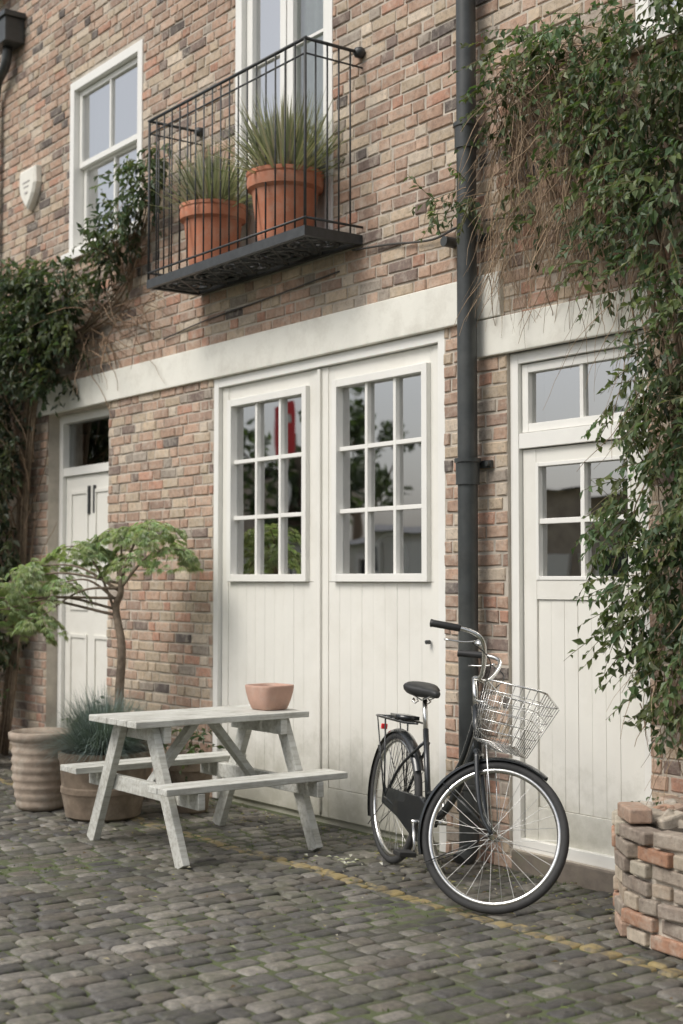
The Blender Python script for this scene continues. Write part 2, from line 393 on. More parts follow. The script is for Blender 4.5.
for xx in (-10.72,-10.62): box(mb,xx,xx+.035,.12,.134,2.05,2.28)
tube(mb,[(-10.25,.10,1.15),(-10.25,.13,1.15)],.03,12); tube(mb,[(-6.2,.0,1.15),(-6.2,.03,1.15)],.012,8)
mb.obj('door_furniture',M_iron,house,bevel=.002)
mb=MB()
def curtain(x0,x1,z0,z1,y,amp=.02,f=45):
    n=int((x1-x0)/.012);vs=[]
    for i in range(n+1):
        x=x0+(x1-x0)*i/n; yy=y+amp*math.sin(x*f)+amp*.5*math.sin(x*f*2.3)
        vs+=[(x,yy,z0),(x,yy+.01,z1)]
    mb.add(vs,[(2*i,2*i+2,2*i+3,2*i+1) for i in range(n)])
curtain(-10.75,-10.40,4.25,5.6,.17); curtain(-9.98,-9.65,4.25,5.6,.17); curtain(-7.66,-7.13,3.6,6,.13); curtain(-4.5,-3.5,4.1,5.6,.2)
mb.obj('curtains',M_curtain,house,smooth=True)
mb=MB(); box(mb,-8.3,-7.6,1.6,2.0,0,2.2); box(mb,-7.1,-6.5,2.2,2.5,0,1.8); mb.obj('cupboards',M_room,house)
mb=MB(); lathe(mb,(-5.13,.22,1.50),[(.05,0),(.06,.02),(.07,.12),(.075,.14)],16); box(mb,-5.4,-4.7,.12,.32,1.46,1.498)
for (cx_,cz_,r_) in ((-6.75,1.62,.16),(-7.0,2.15,.13)): tube(mb,circle((cx_,.18,cz_),r_,(1,0,0),(0,0,1),32),.012,6,True)  # rings added behind the garage panes to stand in for round reflections
mb.obj('sill_things_and_reflection_rings',M_curtain,house)

mb=MB()
tube(mb,smooth_path([(-6.85,-.03,3.50),(-6.5,-.025,3.47),(-6.1,-.03,3.42),(-5.8,-.03,3.45),(-5.3,-.02,3.40)],6),.007,6)
tube(mb,smooth_path([(-9.2,-.02,3.28),(-8.6,-.02,3.33),(-7.8,-.02,3.36),(-7.0,-.02,3.40)],6),.005,6)
mb.obj('wall_cable',M_cable,None,smooth=True)

dp=empty('drainpipe',(-5.745,-.1,0)); mb=MB(); px,py=-5.72,-.105
tube(mb,[(px,py,.12),(px,py,7.7)],.054,20)
for zc in (2.08,3.9,.35,5.8):
    tube(mb,[(px,py,zc-.07),(px,py,zc+.045),(px,py,zc+.05),(px,py,zc+.07)],[.064,.064,.072,.072],20)
tube(mb,smooth_path([(px,py,.14),(px,py-.01,.06),(px,py-.06,.02)],4),.052,16)
mb.obj('pipe',M_pipe,dp,smooth=True).modifiers.new('e','EDGE_SPLIT')
mb=MB()
for zc in (2.12,3.35,.5,5.85):
    box(mb,px-.10,px+.10,-.03,-.011,zc-.02,zc+.02); tube(mb,[(px-.085,-.03,zc),(px-.085,-.05,zc)],.014,8);tube(mb,[(px+.085,-.03,zc),(px+.085,-.05,zc)],.014,8)
tube(mb,[(-5.93,-.01,3.37),(-5.93,-.09,3.37)],.03,12)
mb.obj('pipe_brackets',M_pipe,dp,bevel=.002)
dp=empty('drainpipe',(-12.25,-.1,4)); mb=MB()
tube(mb,[(-12.28,-.08,0),(-12.28,-.08,5.95)],.045,14); tube(mb,smooth_path([(-12.28,-.08,5.9),(-12.2,-.09,6.05),(-12.0,-.1,6.15),(-11.95,-.1,6.3)],5),.045,14)
mb.obj('pipe',M_pipe,dp,smooth=True)
mb=MB(); box(mb,-12.12,-11.78,-.2,-.015,6.3,6.52); box(mb,-12.15,-11.75,-.22,-.014,6.52,6.57); box(mb,-16,-11.9,-.2,-.02,6.9,7.0)
mb.obj('hopper_head',M_pipe,dp,bevel=.006)
ab=empty('alarm_box',(-11.58,-.03,4.9)); mb=MB()
out=[(-.16,.17),(.16,.17),(.17,.02),(.13,-.07),(.07,-.14),(0,-.20),(-.07,-.14),(-.13,-.07),(-.17,.02)]
n=len(out); ax_=-11.56; vs=[(ax_+x,-.012,4.94+z) for x,z in out]+[(ax_+x,-.06,4.94+z) for x,z in out]+[(ax_+x*.85,-.08,4.94+z*.85) for x,z in out]
fs=[(k,(k+1)%n,n+(k+1)%n,n+k) for k in range(n)]+[(n+k,n+(k+1)%n,2*n+(k+1)%n,2*n+k) for k in range(n)]+[tuple(range(2*n,3*n))]
mb.add(vs,fs); mb.obj('casing',M_alarm,ab,bevel=.004)
mb=MB(); box(mb,-11.63,-11.49,-.084,-.081,4.98,4.992); box(mb,-11.61,-11.51,-.084,-.081,4.94,4.95);box(mb,-11.59,-11.53,-.084,-.081,4.88,4.90); mb.obj('lettering',M_alarmt,ab)

# ---------------------------------------------------------------- BALCONY
bal=empty('iron_balcony',(-7.75,0,3.5)); mb=MB()
bx0,bx1,by0,by1,bz=-8.69,-6.77,-.44,-.014,3.52; tz=4.70
box(mb,bx0,bx1,by0,by0+.03,bz,bz+.06);box(mb,bx0,bx0+.03,by0+.031,by1,bz,bz+.06);box(mb,bx1-.03,bx1,by0+.031,by1,bz,bz+.06);box(mb,bx0+.031,bx1-.031,by1-.03,by1,bz,bz+.06)
for i in range(1,9): 
    yy=by0+.03+(by1-by0-.06)*i/9; box(mb,bx0+.031,bx1-.031,yy-.008,yy+.008,bz+.035,bz+.05)
nS=5
for i in range(nS):
    cx=bx0+.03+(bx1-bx0-.06)*(i+.5)/nS; cy=(by0+by1)/2
    tube(mb,circle((cx,cy,bz+.02),.15,(1,0,0),(0,1,0),28),.014,6,True)
    tube(mb,circle((cx,cy,bz+.02),.07,(1,0,0),(0,1,0),20),.012,6,True)
    for a in range(4):
        aa=a*math.pi/2+.785; tube(mb,circle((cx+.14*math.cos(aa)*1.2,cy+.14*math.sin(aa),bz+.018),.045,(1,0,0),(0,1,0),14),.010,5,True)
    tube(mb,[(cx-.17,cy-.18,bz+.022),(cx+.17,cy+.18,bz+.022)],.010,5);tube(mb,[(cx-.17,cy+.18,bz+.016),(cx+.17,cy-.18,bz+.016)],.010,5)
mb.obj('floor_grating',M_iron,bal)
mb=MB()
rail=lambda z,r:(tube(mb,[(bx0+.01,by1+.01,z),(bx0+.01,by0+.01,z)],r,8),tube(mb,[(bx0,by0+.01,z),(bx1,by0+.01,z)],r,8),tube(mb,[(bx1-.01,by0+.01,z),(bx1-.01,by1+.01,z)],r,8))
rail(tz,.011); rail(tz-.09,.006); rail(bz+.11,.008)
nb=18
for i in range(nb+1):
    x=bx0+.01+(bx1-bx0-.02)*i/nb; tube(mb,[(x,by0+.01,bz+.03),(x,by0+.01,tz)],.0062 if 0<i<nb else .010,6)
for x in (bx0+.01,bx1-.01):
    for k in range(1,5):
        y=by0+(by1-by0)*k/5+.0; tube(mb,[(x,y,bz+.03),(x,y,tz)],.0062,6)
    lathe(mb,(x,-.03,tz),[(0,-.035),(.03,-.025),(.04,0),(.03,.025),(0,.035)],12)
mb.obj('railing',M_iron,bal,smooth=True)

def spiky(x,y,z,rt,rb,h,n,L0,seed):
    R.seed(seed)
    e=empty('potted_spiky_plant',(x,y,z)); mb=MB()
    lathe(mb,(x,y,z),[(rb*.9,0),(rb,.0),(rb+(rt-rb)*.75,h*.74),(rt*.99,h*.76),(rt*1.06,h*.78),(rt*1.08,h*.86),(rt*1.06,h*.93),(rt*1.09,h*.95),(rt*1.09,h),(rt*.98,h),(rt*.95,h*.9),(0,h*.88)],40)
    mb.obj('clay_pot',M_terra,e,smooth=True).modifiers.new('e','EDGE_SPLIT').split_angle=rad(35)
    mb=MB()
    for i in range(n):
        a=R.uniform(0,6.283); el=math.pi/2-abs(R.gauss(0,.68))
        d=Vector((math.cos(a)*math.cos(el),math.sin(a)*math.cos(el),max(.2,math.sin(el))))
        k=R.uniform(.7,1.25); dry=R.random()<.3
        c=(.37*k,.375*k,.28*k) if not dry else (.52,.46,.35)
        if R.random()<.25: c=(.18*k,.20*k,.13*k)
        r0=R.uniform(0,rt*.8)
        blade(mb,(x+math.cos(a)*r0,y+math.sin(a)*r0,z+h*.88),d,L0*R.uniform(.6,1.1),.018*R.uniform(.7,1.3),R.uniform(.0,.35),c)
    mb.obj('strap_leaves',M_blade,e)
spiky(-7.30,-.22,bz+.055,.225,.165,.46,620,.54,3)
spiky(-8.17,-.22,bz+.055,.21,.155,.44,480,.46,4)
R.seed(11)

# ---------------------------------------------------------------- GROUND
mb=MB(); S=400
mb.add([(-S,-S,-.010),(S,-S,-.010),(S,S,-.010),(-S,S,-.010)],[(0,1,2,3)]); mb.obj('ground',M_ground)
mb=MB(); x=-15.5; row=0
sc=[(.125,.118,.102),(.15,.141,.124),(.11,.105,.096),(.175,.163,.138),(.092,.088,.082),(.14,.125,.105),(.22,.205,.18)]
while x<-1.2:
    w=R.uniform(.094,.122); y=-.012
    first=True
    while y>-6.0:
        l=R.uniform(.105,.185)
        if first: l*=R.uniform(.5,1); first=False
        wob=.018*math.sin(y*1.7+x*.6)+.020*noise.noise((x*2,y*2,0))
        cx=x+w/2+wob; cy=y-l/2; hz=R.uniform(-.006,.003)+.014*noise.noise((x*.9,y*.9,3)); 
        c=R.choice(sc); k=R.uniform(.75,1.18)*(1+.35*noise.noise((x*.5,y*.5,9))); c=tuple(q*k for q in c)
        a=w/2-R.uniform(.003,.010); b=l/2-R.uniform(.003,.010); tx=R.uniform(-.04,.04);ty=R.uniform(-.04,.04); rz=R.gauss(0,.03); cz_,sz_=math.cos(rz),math.sin(rz)
        vs=[]
        pts=[(1,.78),(.76,1),(-.76,1),(-1,.78),(-1,-.78),(-.76,-1),(.76,-1),(1,-.78)]
        jit=[(R.uniform(.90,1.06),R.uniform(.93,1.04)) for _ in pts]
        for s,zz in ((1.0,-.03),(.985,-.007),(.90,-.0008),(.74,.0026)):
            for (u,v),(ju,jv) in zip(pts,jit):
                X=u*(a-(1-s)*.055)*ju;Y=v*(b-(1-s)*.055)*jv; X,Y=X*cz_-Y*sz_,X*sz_+Y*cz_; vs.append((cx+X,cy+Y,hz+zz+(X*tx+Y*ty if zz>-.02 else 0)))
        vs.append((cx,cy,hz+.0038+R.uniform(-.001,.001)))
        fs=[]
        for q in range(3):
            for k2 in range(8): fs.append((q*8+k2,q*8+(k2+1)%8,(q+1)*8+(k2+1)%8,(q+1)*8+k2))
        for k2 in range(8): fs.append((24+k2,24+(k2+1)%8,32))
        mb.add(vs,fs,c); y-=l
    x+=w; row+=1
mb.obj('cobblestone_street',M_sett,None,smooth=True)

# ---------------------------------------------------------------- PICNIC TABLE
pt=empty('picnic_table',(-7.05,-1,0)); mb=MB(); cx=-7.04
H=.745; ya,yb=-1.53,-.41
for i in range(5):
    w=.109; x=cx-.285+i*.115; box(mb,x,x+w,ya+R.uniform(-.004,.004),yb+R.uniform(-.004,.004),H-.035+R.uniform(-.001,.001),H)
mb.obj('table_top',M_table,pt,bevel=.004)
mb=MB()
for s in (-1,1):
    for i in range(2):
        x0=cx+s*(.47+i*.108)-.05; box(mb,x0,x0+.100,ya-.01,yb+.02,.395+i*.001,.43+i*.001)
mb.obj('bench_seats',M_table,pt,bevel=.004)
mb=MB()
for yy in (-1.38,-.53):
    for s in (-1,1):
        beam(mb,(cx+s*.52,yy,.0),(cx+s*.17,yy,.708),.045,.085,side=(0,1,0))
    yo=yy+(.047 if yy<-1 else -.047)
    box(mb,cx-.63,cx+.63,yo-.021,yo+.021,.308,.393)
    box(mb,cx-.27,cx+.27,yo-.022,yo+.022,.62,.708)
    inn=1 if yy<-1 else -1
    beam(mb,(cx,yo+inn*.04,.36),(cx,yo+inn*.33,.705),.07,.04,side=(1,0,0))
mb.obj('a_frame_legs',M_table,pt,bevel=.004)

sp=empty('terracotta_bowl',(-6.97,-.53,H)); mb=MB()
prof=[(0,.002),(.075,.001),(.083,.008),(.098,.05),(.108,.09),(.112,.118),(.113,.128),(.110,.133),(.101,.132),(.095,.11),(.08,.05),(0,.045)]
lathe(mb,(-6.98,-.54,H+.001),[(r*1.05,z*1.08) for r,z in prof],48,sq=4.5,rot=.12); mb.obj('bowl_body',M_terra2,sp,smooth=True)

# ---------------------------------------------------------------- BICYCLE
bk=empty('bicycle'); hubR=Vector((0,0,.345)); hubF=Vector((1.17,0,.345)); RW=.345
HA=rad(19); ax=Vector((-math.sin(HA),0,math.cos(HA))); axp=Vector((1.17-.055,0,.345))
STE=rad(52)
SM=Matrix.Translation(axp)@Matrix.Rotation(STE,4,ax)@Matrix.Translation(-axp)
hx=lambda z:axp.x-math.tan(HA)*(z-axp.z)
def bobj(mb,name,mat,steer=False,smooth=True,bevel=0):
    o=mb.obj(name,mat,None,smooth=smooth,bevel=bevel,xf=SM if steer else None); o.parent=bk; return o
XA=(1,0,0);ZA=(0,0,1)
def wheel(c,st,tag):
    m=MB(); tube(m,circle(c,RW-.02,XA,ZA,72),.020,10,True); t=bobj(m,tag+'_tyre',M_tyre,st)
    m=MB()
    vs=[];n=72
    for i in range(n):
        a=2*math.pi*i/n
        for rr,yy in ((RW-.034,-.013),(RW-.050,-.012),(RW-.056,0),(RW-.050,.012),(RW-.034,.013),(RW-.034,0)):
            vs.append((c[0]+rr*math.cos(a),yy,c[2]+rr*math.sin(a)))
    m.add(vs,[(i*6+k,i*6+(k+1)%6,((i+1)%n)*6+(k+1)%6,((i+1)%n)*6+k) for i in range(n) for k in range(6)])
    bobj(m,tag+'_rim',M_chrome,st)
    m=MB()
    for i in range(32):
        a=2*math.pi*i/32; s=1 if i%2 else -1; a2=a+(.9 if (i//2)%2 else -.9)
        tube(m,[(c[0]+.022*math.cos(a2),s*.032,c[2]+.022*math.sin(a2)),(c[0]+(RW-.05)*math.cos(a),0,c[2]+(RW-.05)*math.sin(a))],.0014,4,cap=False)
    bobj(m,tag+'_spokes',M_spoke,st)
    m=MB(); tube(m,[(c[0],-.06,c[2]),(c[0],-.04,c[2]),(c[0],-.04,c[2]),(c[0],.04,c[2]),(c[0],.04,c[2]),(c[0],.06,c[2])],[.01,.01,.022,.022,.01,.01],14); bobj(m,tag+'_hub',M_chrome,st)
    return t
wheel(hubR,False,'rear'); ft=wheel(hubF,True,'front')
def fender(c,a0,a1,st,tag):
    m=MB();n=30;vs=[]
    for i in range(n+1):
        a=rad(a0+(a1-a0)*i/n)
        for yy,dr in ((-.029,-.008),(-.022,.004),(0,.012),(.022,.004),(.029,-.008)):
            rr=RW+.008+dr; vs.append((c[0]+rr*math.cos(a),yy,c[2]+rr*math.sin(a)))
    m.add(vs,[(i*5+k,i*5+k+1,(i+1)*5+k+1,(i+1)*5+k) for i in range(n) for k in range(4)])
    for aa in (a0+8,(a0*.6+a1*.4)):
        a=rad(aa)
        for s in (-1,1): tube(m,[(c[0],s*.045,c[2]),(c[0]+(RW+.002)*math.cos(a),s*.03,c[2]+(RW+.002)*math.sin(a))],.0025,5)
    bobj(m,tag,M_bframe,st)
fender(hubR,205,30,False,'rear_mudguard'); fender(hubF,208,62,True,'front_mudguard')
BB=Vector((.48,0,.29)); ST=Vector((.335,0,.74))
hb=Vector((hx(.72),0,.72)); ht=Vector((hx(.89),0,.89))
m=MB()
tube(m,[BB,ST],.015,12)
tube(m,[hb-ax*.03,ht+ax*.02],.020,14)
tube(m,smooth_path([hb+ax*.03,(.80,0,.50),(.64,0,.36),BB],6),.019,12)
tube(m,smooth_path([ht-ax*.03,(.80,0,.62),(.60,0,.47),BB+(ST-BB)*.30],6),.014,12)
for s in (-1,1):
    tube(m,smooth_path([BB+Vector((-.03,s*.03,0)),(.2,s*.05,.31),(0,s*.058,.345)],4),.010,8)
    tube(m,smooth_path([BB+(ST-BB)*.85+Vector((0,s*.014,0)),(.15,s*.05,.52),(0,s*.058,.345)],4),.008,8)
tube(m,[(BB.x,-.04,BB.z),(BB.x,.04,BB.z)],.024,14)
bobj(m,'step_through_frame',M_bframe)
m=MB()
for s in (-1,1):
    tube(m,smooth_path([Vector((hx(.70),s*.035,.70)),Vector((hx(.55),s*.052,.55)),Vector((hx(.42)+.012,s*.055,.42)),Vector((1.17,s*.058,.345))],5),[.013]*10+[.010]*6,10)
tube(m,[(hx(.695),-.045,.695),(hx(.695),.045,.695)],.016,10)
bobj(m,'fork',M_bframe,True)
m=MB(); tube(m,[Vector((hx(.9),0,.9)),Vector((hx(1.04),0,1.04))],.013,12)
h1=hx(1.04)
for s in (-1,1):
    tube(m,smooth_path([(h1,0,1.04),(h1+.045,s*.05,1.045),(h1+.06,s*.13,1.12),(h1+.04,s*.20,1.190),(h1-.04,s*.235,1.208),(h1-.17,s*.262,1.198)],6),.0105,10)
    tube(m,smooth_path([(h1+.02,s*.205,1.170),(h1-.03,s*.218,1.152),(h1-.12,s*.24,1.140)],4),.0045,6)
bobj(m,'handlebar',M_chrome,True)
m=MB()
for s in (-1,1):
    tube(m,[(h1-.055,s*.239,1.2075),(h1-.06,s*.240,1.2075),(h1-.185,s*.265,1.197),(h1-.195,s*.265,1.196)],[.014,.0175,.0175,.02],12)
    tube(m,smooth_path([(h1-.0,s*.205,1.165),(h1+.1,s*.15,1.10),(hx(1.0)+.05,s*.03,.95),(hx(.85),s*.01,.8)],6),.0028,5)
bobj(m,'grips_and_cables',M_rubber,True)
m=MB(); lathe(m,(h1+.03,-.16,1.165),[(.0,.03),(.018,.024),(.025,.008),(.025,0)],14); bobj(m,'bell',M_chrome,True)
m=MB(); bx=hx(.95)+.075
def ring(z,x0,x1,w,r):
    pts=[(x0,-w,z),(x1,-w,z),(x1,w,z),(x0,w,z)]; P=[]
    for i in range(4):
        a=Vector(pts[i]);b=Vector(pts[(i+1)%4]);d=(b-a);e=.03/d.length
        P+=[a+d*e,a+d*(1-e)]
    tube(m,P,r,6,True)
lv=[]
for i in range(7):
    t=i/6; z=.745+.27*t; x0=bx; x1=bx+.21+.08*t; w=.12+.05*t; lv.append((z,x0,x1,w)); ring(z,x0,x1,w,.0045 if i==6 else .0020)
(zb,a0,b0,w0),(zt,a1,b1,w1)=lv[0],lv[-1]
for i in range(9):
    t=i/8
    for s in (-1,1): tube(m,[(a0+(b0-a0)*t,s*w0,zb),(a1+(b1-a1)*t,s*w1,zt)],.0019,4)
    tube(m,[(a0,-w0+2*w0*t,zb),(a1,-w1+2*w1*t,zt)],.0019,4);tube(m,[(b0,-w0+2*w0*t,zb),(b1,-w1+2*w1*t,zt)],.0019,4)
    tube(m,[(a0,-w0+2*w0*t,zb),(b0,-w0+2*w0*t,zb)],.0019,4);tube(m,[(a0+(b0-a0)*t,-w0,zb+.001),(a0+(b0-a0)*t,w0,zb+.001)],.0019,4)
for s in (-1,1):
    tube(m,[(bx+.06,s*.1,zb),(1.17,s*.06,.36)],.0035,6); tube(m,[(hx(.93),s*.02,.93),(bx,s*.05,.93)],.006,6)
bobj(m,'wire_basket',M_chrome,True)
m=MB(); sx=.30; sz=.905
n=16; secs=[(-.125,.03,.012,.02),(-.12,.075,.03,.018),(-.08,.10,.038,.012),(-.02,.085,.034,.004),(.04,.045,.028,0),(.10,.026,.022,-.002),(.14,.020,.018,-.006),(.152,.008,.01,-.01)]
vs=[]
for (xx,w,hh,dz) in secs:
    for k in range(n):
        a=2*math.pi*k/n; ca,sa=math.cos(a),math.sin(a)
        zz=hh*.7*sa if sa>0 else hh*1.3*sa
        vs.append((sx+xx,w*math.copysign(abs(ca)**.8,ca),sz+.03+dz+zz))
fs=[(i*n+k,(i+1)*n+k,(i+1)*n+(k+1)%n,i*n+(k+1)%n) for i in range(len(secs)-1) for k in range(n)]+[tuple(range(n)),tuple(range((len(secs)-1)*n+n-1,(len(secs)-1)*n-1,-1))]
m.add(vs,fs); bobj(m,'saddle',M_rubber)
m=MB(); tube(m,[ST-(ST-BB)*.05,ST+(ST-BB).normalized()*.16],.0125,12)
for s in (-1,1):
    tube(m,[(sx-.09+.012*j,s*.035+.012*math.cos(j*1.6),sz-.03+.012*math.sin(j*1.6)) for j in range(6)],.004,5)
    tube(m,[(sx-.09,s*.04,sz),(sx,s*.02,sz-.022),(sx+.12,s*.012,sz+.012)],.0035,6)
bobj(m,'seat_post',M_chrome)
m=MB()
for s in (-1,1):
    tube(m,smooth_path([(.27,s*.02,.76),(.16,s*.06,.755),(-.20,s*.065,.755),(-.235,s*.03,.755),(-.24,0,.755)],5),.006,8)
    tube(m,[(-.08,s*.065,.752),(-.005,s*.062,.36)],.005,6); tube(m,[(-.2,s*.065,.752),(-.02,s*.062,.37)],.004,6)
for xx in (.1,.0,-.1,-.18): tube(m,[(xx,-.06,.757),(xx,.06,.757)],.005,6)
box(m,-.05,.12,-.05,.05,.765,.785)
bobj(m,'luggage_rack',M_bframe)
m=MB(); box(m,-.262,-.25,-.018,.018,.68,.71); bobj(m,'rear_reflector',M_red,bevel=.004)
m=MB(); g=[];y=-.062
for (xx,zt_,zb_) in [(-.04,.385,.31),(.05,.40,.295),(.2,.405,.27),(.38,.41,.215),(.47,.415,.19),(.56,.39,.215),(.60,.33,.25)]:
    g.append((xx,zt_,zb_))
vs=[]
for (a,b,c) in g: vs+=[(a,y,b),(a,y,c),(a,y+.03,b),(a,y+.03,c)]
fs=[]
for i in range(len(g)-1):
    o=i*4; fs+=[(o,o+1,o+5,o+4),(o+2,o+6,o+7,o+3),(o,o+4,o+6,o+2),(o+1,o+3,o+7,o+5)]
fs+=[(0,2,3,1),(24,25,27,26)]
m.add(vs,fs); bobj(m,'chain_guard',M_bframe,smooth=False,bevel=.003)
m=MB()
for s,a in ((-1,rad(-60)),(1,rad(120))):
    e=BB+Vector((.165*math.cos(a),s*.095,.165*math.sin(a)))
    tube(m,[BB+Vector((0,s*.085,0)),e],.009,8); tube(m,[BB+Vector((0,s*.04,0)),BB+Vector((0,s*.095,0))],.012,8)
tube(m,smooth_path([(.40,.03,.28),(.36,.10,.14),(.34,.17,.015)],4),.008,8)
bobj(m,'cranks_and_stand',M_chrome)
m=MB()
for s,a in ((-1,rad(-60)),(1,rad(120))):
    e=BB+Vector((.165*math.cos(a),s*.15,.165*math.sin(a))); box(m,e.x-.045,e.x+.045,e.y-.045,e.y+.045,e.z-.012,e.z+.012)
bobj(m,'pedals',M_rubber,smooth=False,bevel=.004)
m=MB()
for i in range(14):
    a=rad(95-i*9)
    for s in (-1,1): tube(m,[(.0,s*.05,.345),((RW)*math.cos(a),s*.032,.345+RW*math.sin(a))],.0016,4)
bobj(m,'skirt_guard',M_bframe)
LEAN=Matrix.Rotation(rad(-5.5),4,'X'); YAW=Matrix.Rotation(math.atan2(-.36,1.15),4,'Z')
def bmat(p): return Matrix.Translation((-5.995,-.425,.002))@YAW@LEAN@Matrix.Rotation(p,4,'Y')
def low(p):
    M=bmat(p); return min((M@v.co).z for v in ft.data.vertices)
a,b=rad(-4),rad(6)
for _ in range(25):
    c=(a+b)/2
    if low(c)>.001: a=c
    else: b=c
bk.matrix_world=bmat((a+b)/2)

# ---------------------------------------------------------------- PLANTS
def sprigs(lf,tw,cl,lsize=.05,n_leaf=10,base=(.055,.085,.03),droop=.5,length=(.12,.30),asp=.55,out=(0,-1,0)):
    out=Vector(out)
    for (cx,cy,cz,rx,ry,rz,n,*k) in cl:
        kb=k[0] if k else 1.0
        for _ in range(n):
            v=rv(); v=v*(v.length**-.35)
            p=Vector((cx+v.x*rx,cy+v.y*ry,cz+v.z*rz))
            if p.y>-.03: p.y=-.03-R.uniform(0,.06)
            d=(Vector((v.x,v.y*.6,v.z*.6))*.7+out*.35+rv()*.6+Vector((0,0,-droop))).normalized()
            Ls=R.uniform(*length); path=[];q=p.copy();dd=d.copy();m=5
            for i in range(m+1):
                path.append(q.copy()); dd=(dd+Vector((0,0,-.12*droop))+rv()*.12).normalized(); q=q+dd*Ls/m
                if q.y>-.025:q.y=-.025
            tube(tw,path,[.0026,.0024,.002,.0017,.0014,.001],3,col=(.8,.9,.6),cap=False)
            tone=.5+.5*noise.noise(p*3.0); sh=(.55+.9*tone)*kb*(1.15 if v.y<-.1 else .75)*(1.0+.25*v.z)  # random clump tone, plus painted shade: inner leaves darker, front and top lighter
            warm=R.uniform(-.2,.35)
            nl=int(n_leaf*R.uniform(.7,1.3))
            for i in range(nl):
                t=(i+R.random()*.6)/nl*m; ii=min(int(t),m-1); pp=path[ii].lerp(path[ii+1],t-ii)
                ld=(dd*.35+rv()*.8+Vector((0,-.15,-.35))).normalized()
                nn=(Vector((0,-.7,.75))+rv()*.75).normalized()
                s=sh*R.uniform(.7,1.3); s=max(.3,s)
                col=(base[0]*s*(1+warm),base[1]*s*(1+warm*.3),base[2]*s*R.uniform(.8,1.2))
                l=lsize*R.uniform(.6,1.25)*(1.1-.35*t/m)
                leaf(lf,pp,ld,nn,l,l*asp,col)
def twigs(tw,spec):
    for (p,dirv,n,L0,r0,jit,droop,colr) in spec:
        for _ in range(n):
            q=Vector((p[0]+R.uniform(-1,1)*p[3],p[1]+R.uniform(-1,1)*p[4],p[2]+R.uniform(-1,1)*p[5]))
            d=(Vector(dirv)+rv()*jit).normalized(); Lx=L0*R.uniform(.4,1.2); m=8;path=[]
            for i in range(m+1):
                if q.y>-.02: q.y=-.02
                path.append(q.copy()); d=(d+rv()*.28+Vector((0,0,-droop*.15))).normalized(); q=q+d*Lx/m
            r=r0*R.uniform(.5,1.3); k=R.uniform(.6,1.5)
            tube(tw,path,[r*(1-.7*i/m) for i in range(m+1)],4,col=tuple(c*k for c in colr),cap=False)
R.seed(21)
cl=empty('climbing_vine',(-4.2,-.2,0)); lf=MB();tw=MB()
CR=[(-4.40,-.26,3.72,.32,.18,.34,120),(-4.10,-.32,3.95,.33,.24,.38,140),(-4.55,-.22,3.32,.20,.13,.20,46),(-4.15,-.3,3.15,.30,.2,.30,110),
    (-4.80,-.20,4.12,.28,.12,.14,50,1.2),(-5.2,-.18,4.24,.22,.10,.10,30,1.2),(-5.42,-.15,3.98,.12,.08,.18,18,1.1),(-4.75,-.2,3.75,.2,.1,.18,24),
    (-5.84,-.17,3.50,.10,.07,.07,8,1.1),(-5.60,-.2,3.55,.10,.06,.1,8,1.1),(-5.0,-.18,3.45,.25,.08,.2,10),(-4.66,-.2,2.95,.10,.08,.10,9),
    (-4.12,-.26,2.60,.18,.16,.3,65),(-4.02,-.28,2.2,.24,.2,.3,85),(-4.33,-.24,2.35,.12,.12,.22,24,1.15),(-4.50,-.2,2.28,.10,.08,.10,11,1.2),
    (-4.24,-.28,1.88,.22,.16,.24,66),(-4.50,-.22,1.70,.13,.1,.15,22,1.1),(-3.98,-.3,1.6,.3,.2,.35,110),(-4.30,-.28,1.38,.20,.14,.20,56),(-4.08,-.3,1.10,.15,.14,.22,50),
    (-4.42,-.24,1.22,.09,.08,.10,10,1.1),(-3.6,-.3,2.2,.35,.25,1.2,140),(-3.65,-.3,3.8,.4,.25,.6,100),(-4.02,-.3,4.42,.28,.18,.13,18)]
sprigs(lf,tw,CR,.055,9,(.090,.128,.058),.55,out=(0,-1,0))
brown=(1.5,1.40,1.25)
twigs(tw,[((-5.05,-.10,3.75,.45,.07,.42),(.15,0,-.9),380,.6,.0035,.8,.6,brown),
          ((-5.25,-.10,4.12,.35,.06,.15),(.8,0,-.3),120,.7,.004,.7,.5,brown),
          ((-4.8,-.12,3.3,.3,.08,.3),(-.2,0,-.8),140,.5,.003,.8,.6,brown),
          ((-5.7,-.14,3.52,.2,.05,.08),(-.8,-.1,0),14,.26,.003,.6,.3,brown),
          ((-5.45,-.08,3.6,.12,.04,.5),(0,0,-1),60,.5,.003,.5,.5,brown),
          ((-4.2,-.2,2.6,.25,.1,.6),(0,0,-1),80,.6,.004,.5,.4,brown),
          ((-4.15,-.25,1.2,.18,.1,.35),(-.1,0,-1),60,.5,.004,.5,.2,brown),
          ((-4.5,-.2,2.85,.2,.08,.1),(-.3,0,-1),16,.5,.0025,.6,.6,brown)])
for i in range(7):
    xo=R.uniform(-.12,.12); p=[(-3.98+xo*.6,-.32+R.uniform(-.06,.06),.40),(-4.03+xo,-.22,1.0),(-4.10+xo*1.6,-.12,1.8),(-4.2+xo*2,-.1,2.6),(-4.4+xo*3,-.09,3.4),(-4.9+xo*4,-.09,3.95)]
    r0=R.uniform(.012,.026); tube(tw,smooth_path(p,6),[r0*(1-.7*k/30) for k in range(31)],7,col=(.9,.85,.75))
lf.obj('vine_leaves',M_leaf,cl); tw.obj('vine_stems',M_bark,cl,smooth=True)
R.seed(22)
cl=empty('climbing_vine',(-11.8,-.2,0)); lf=MB();tw=MB()
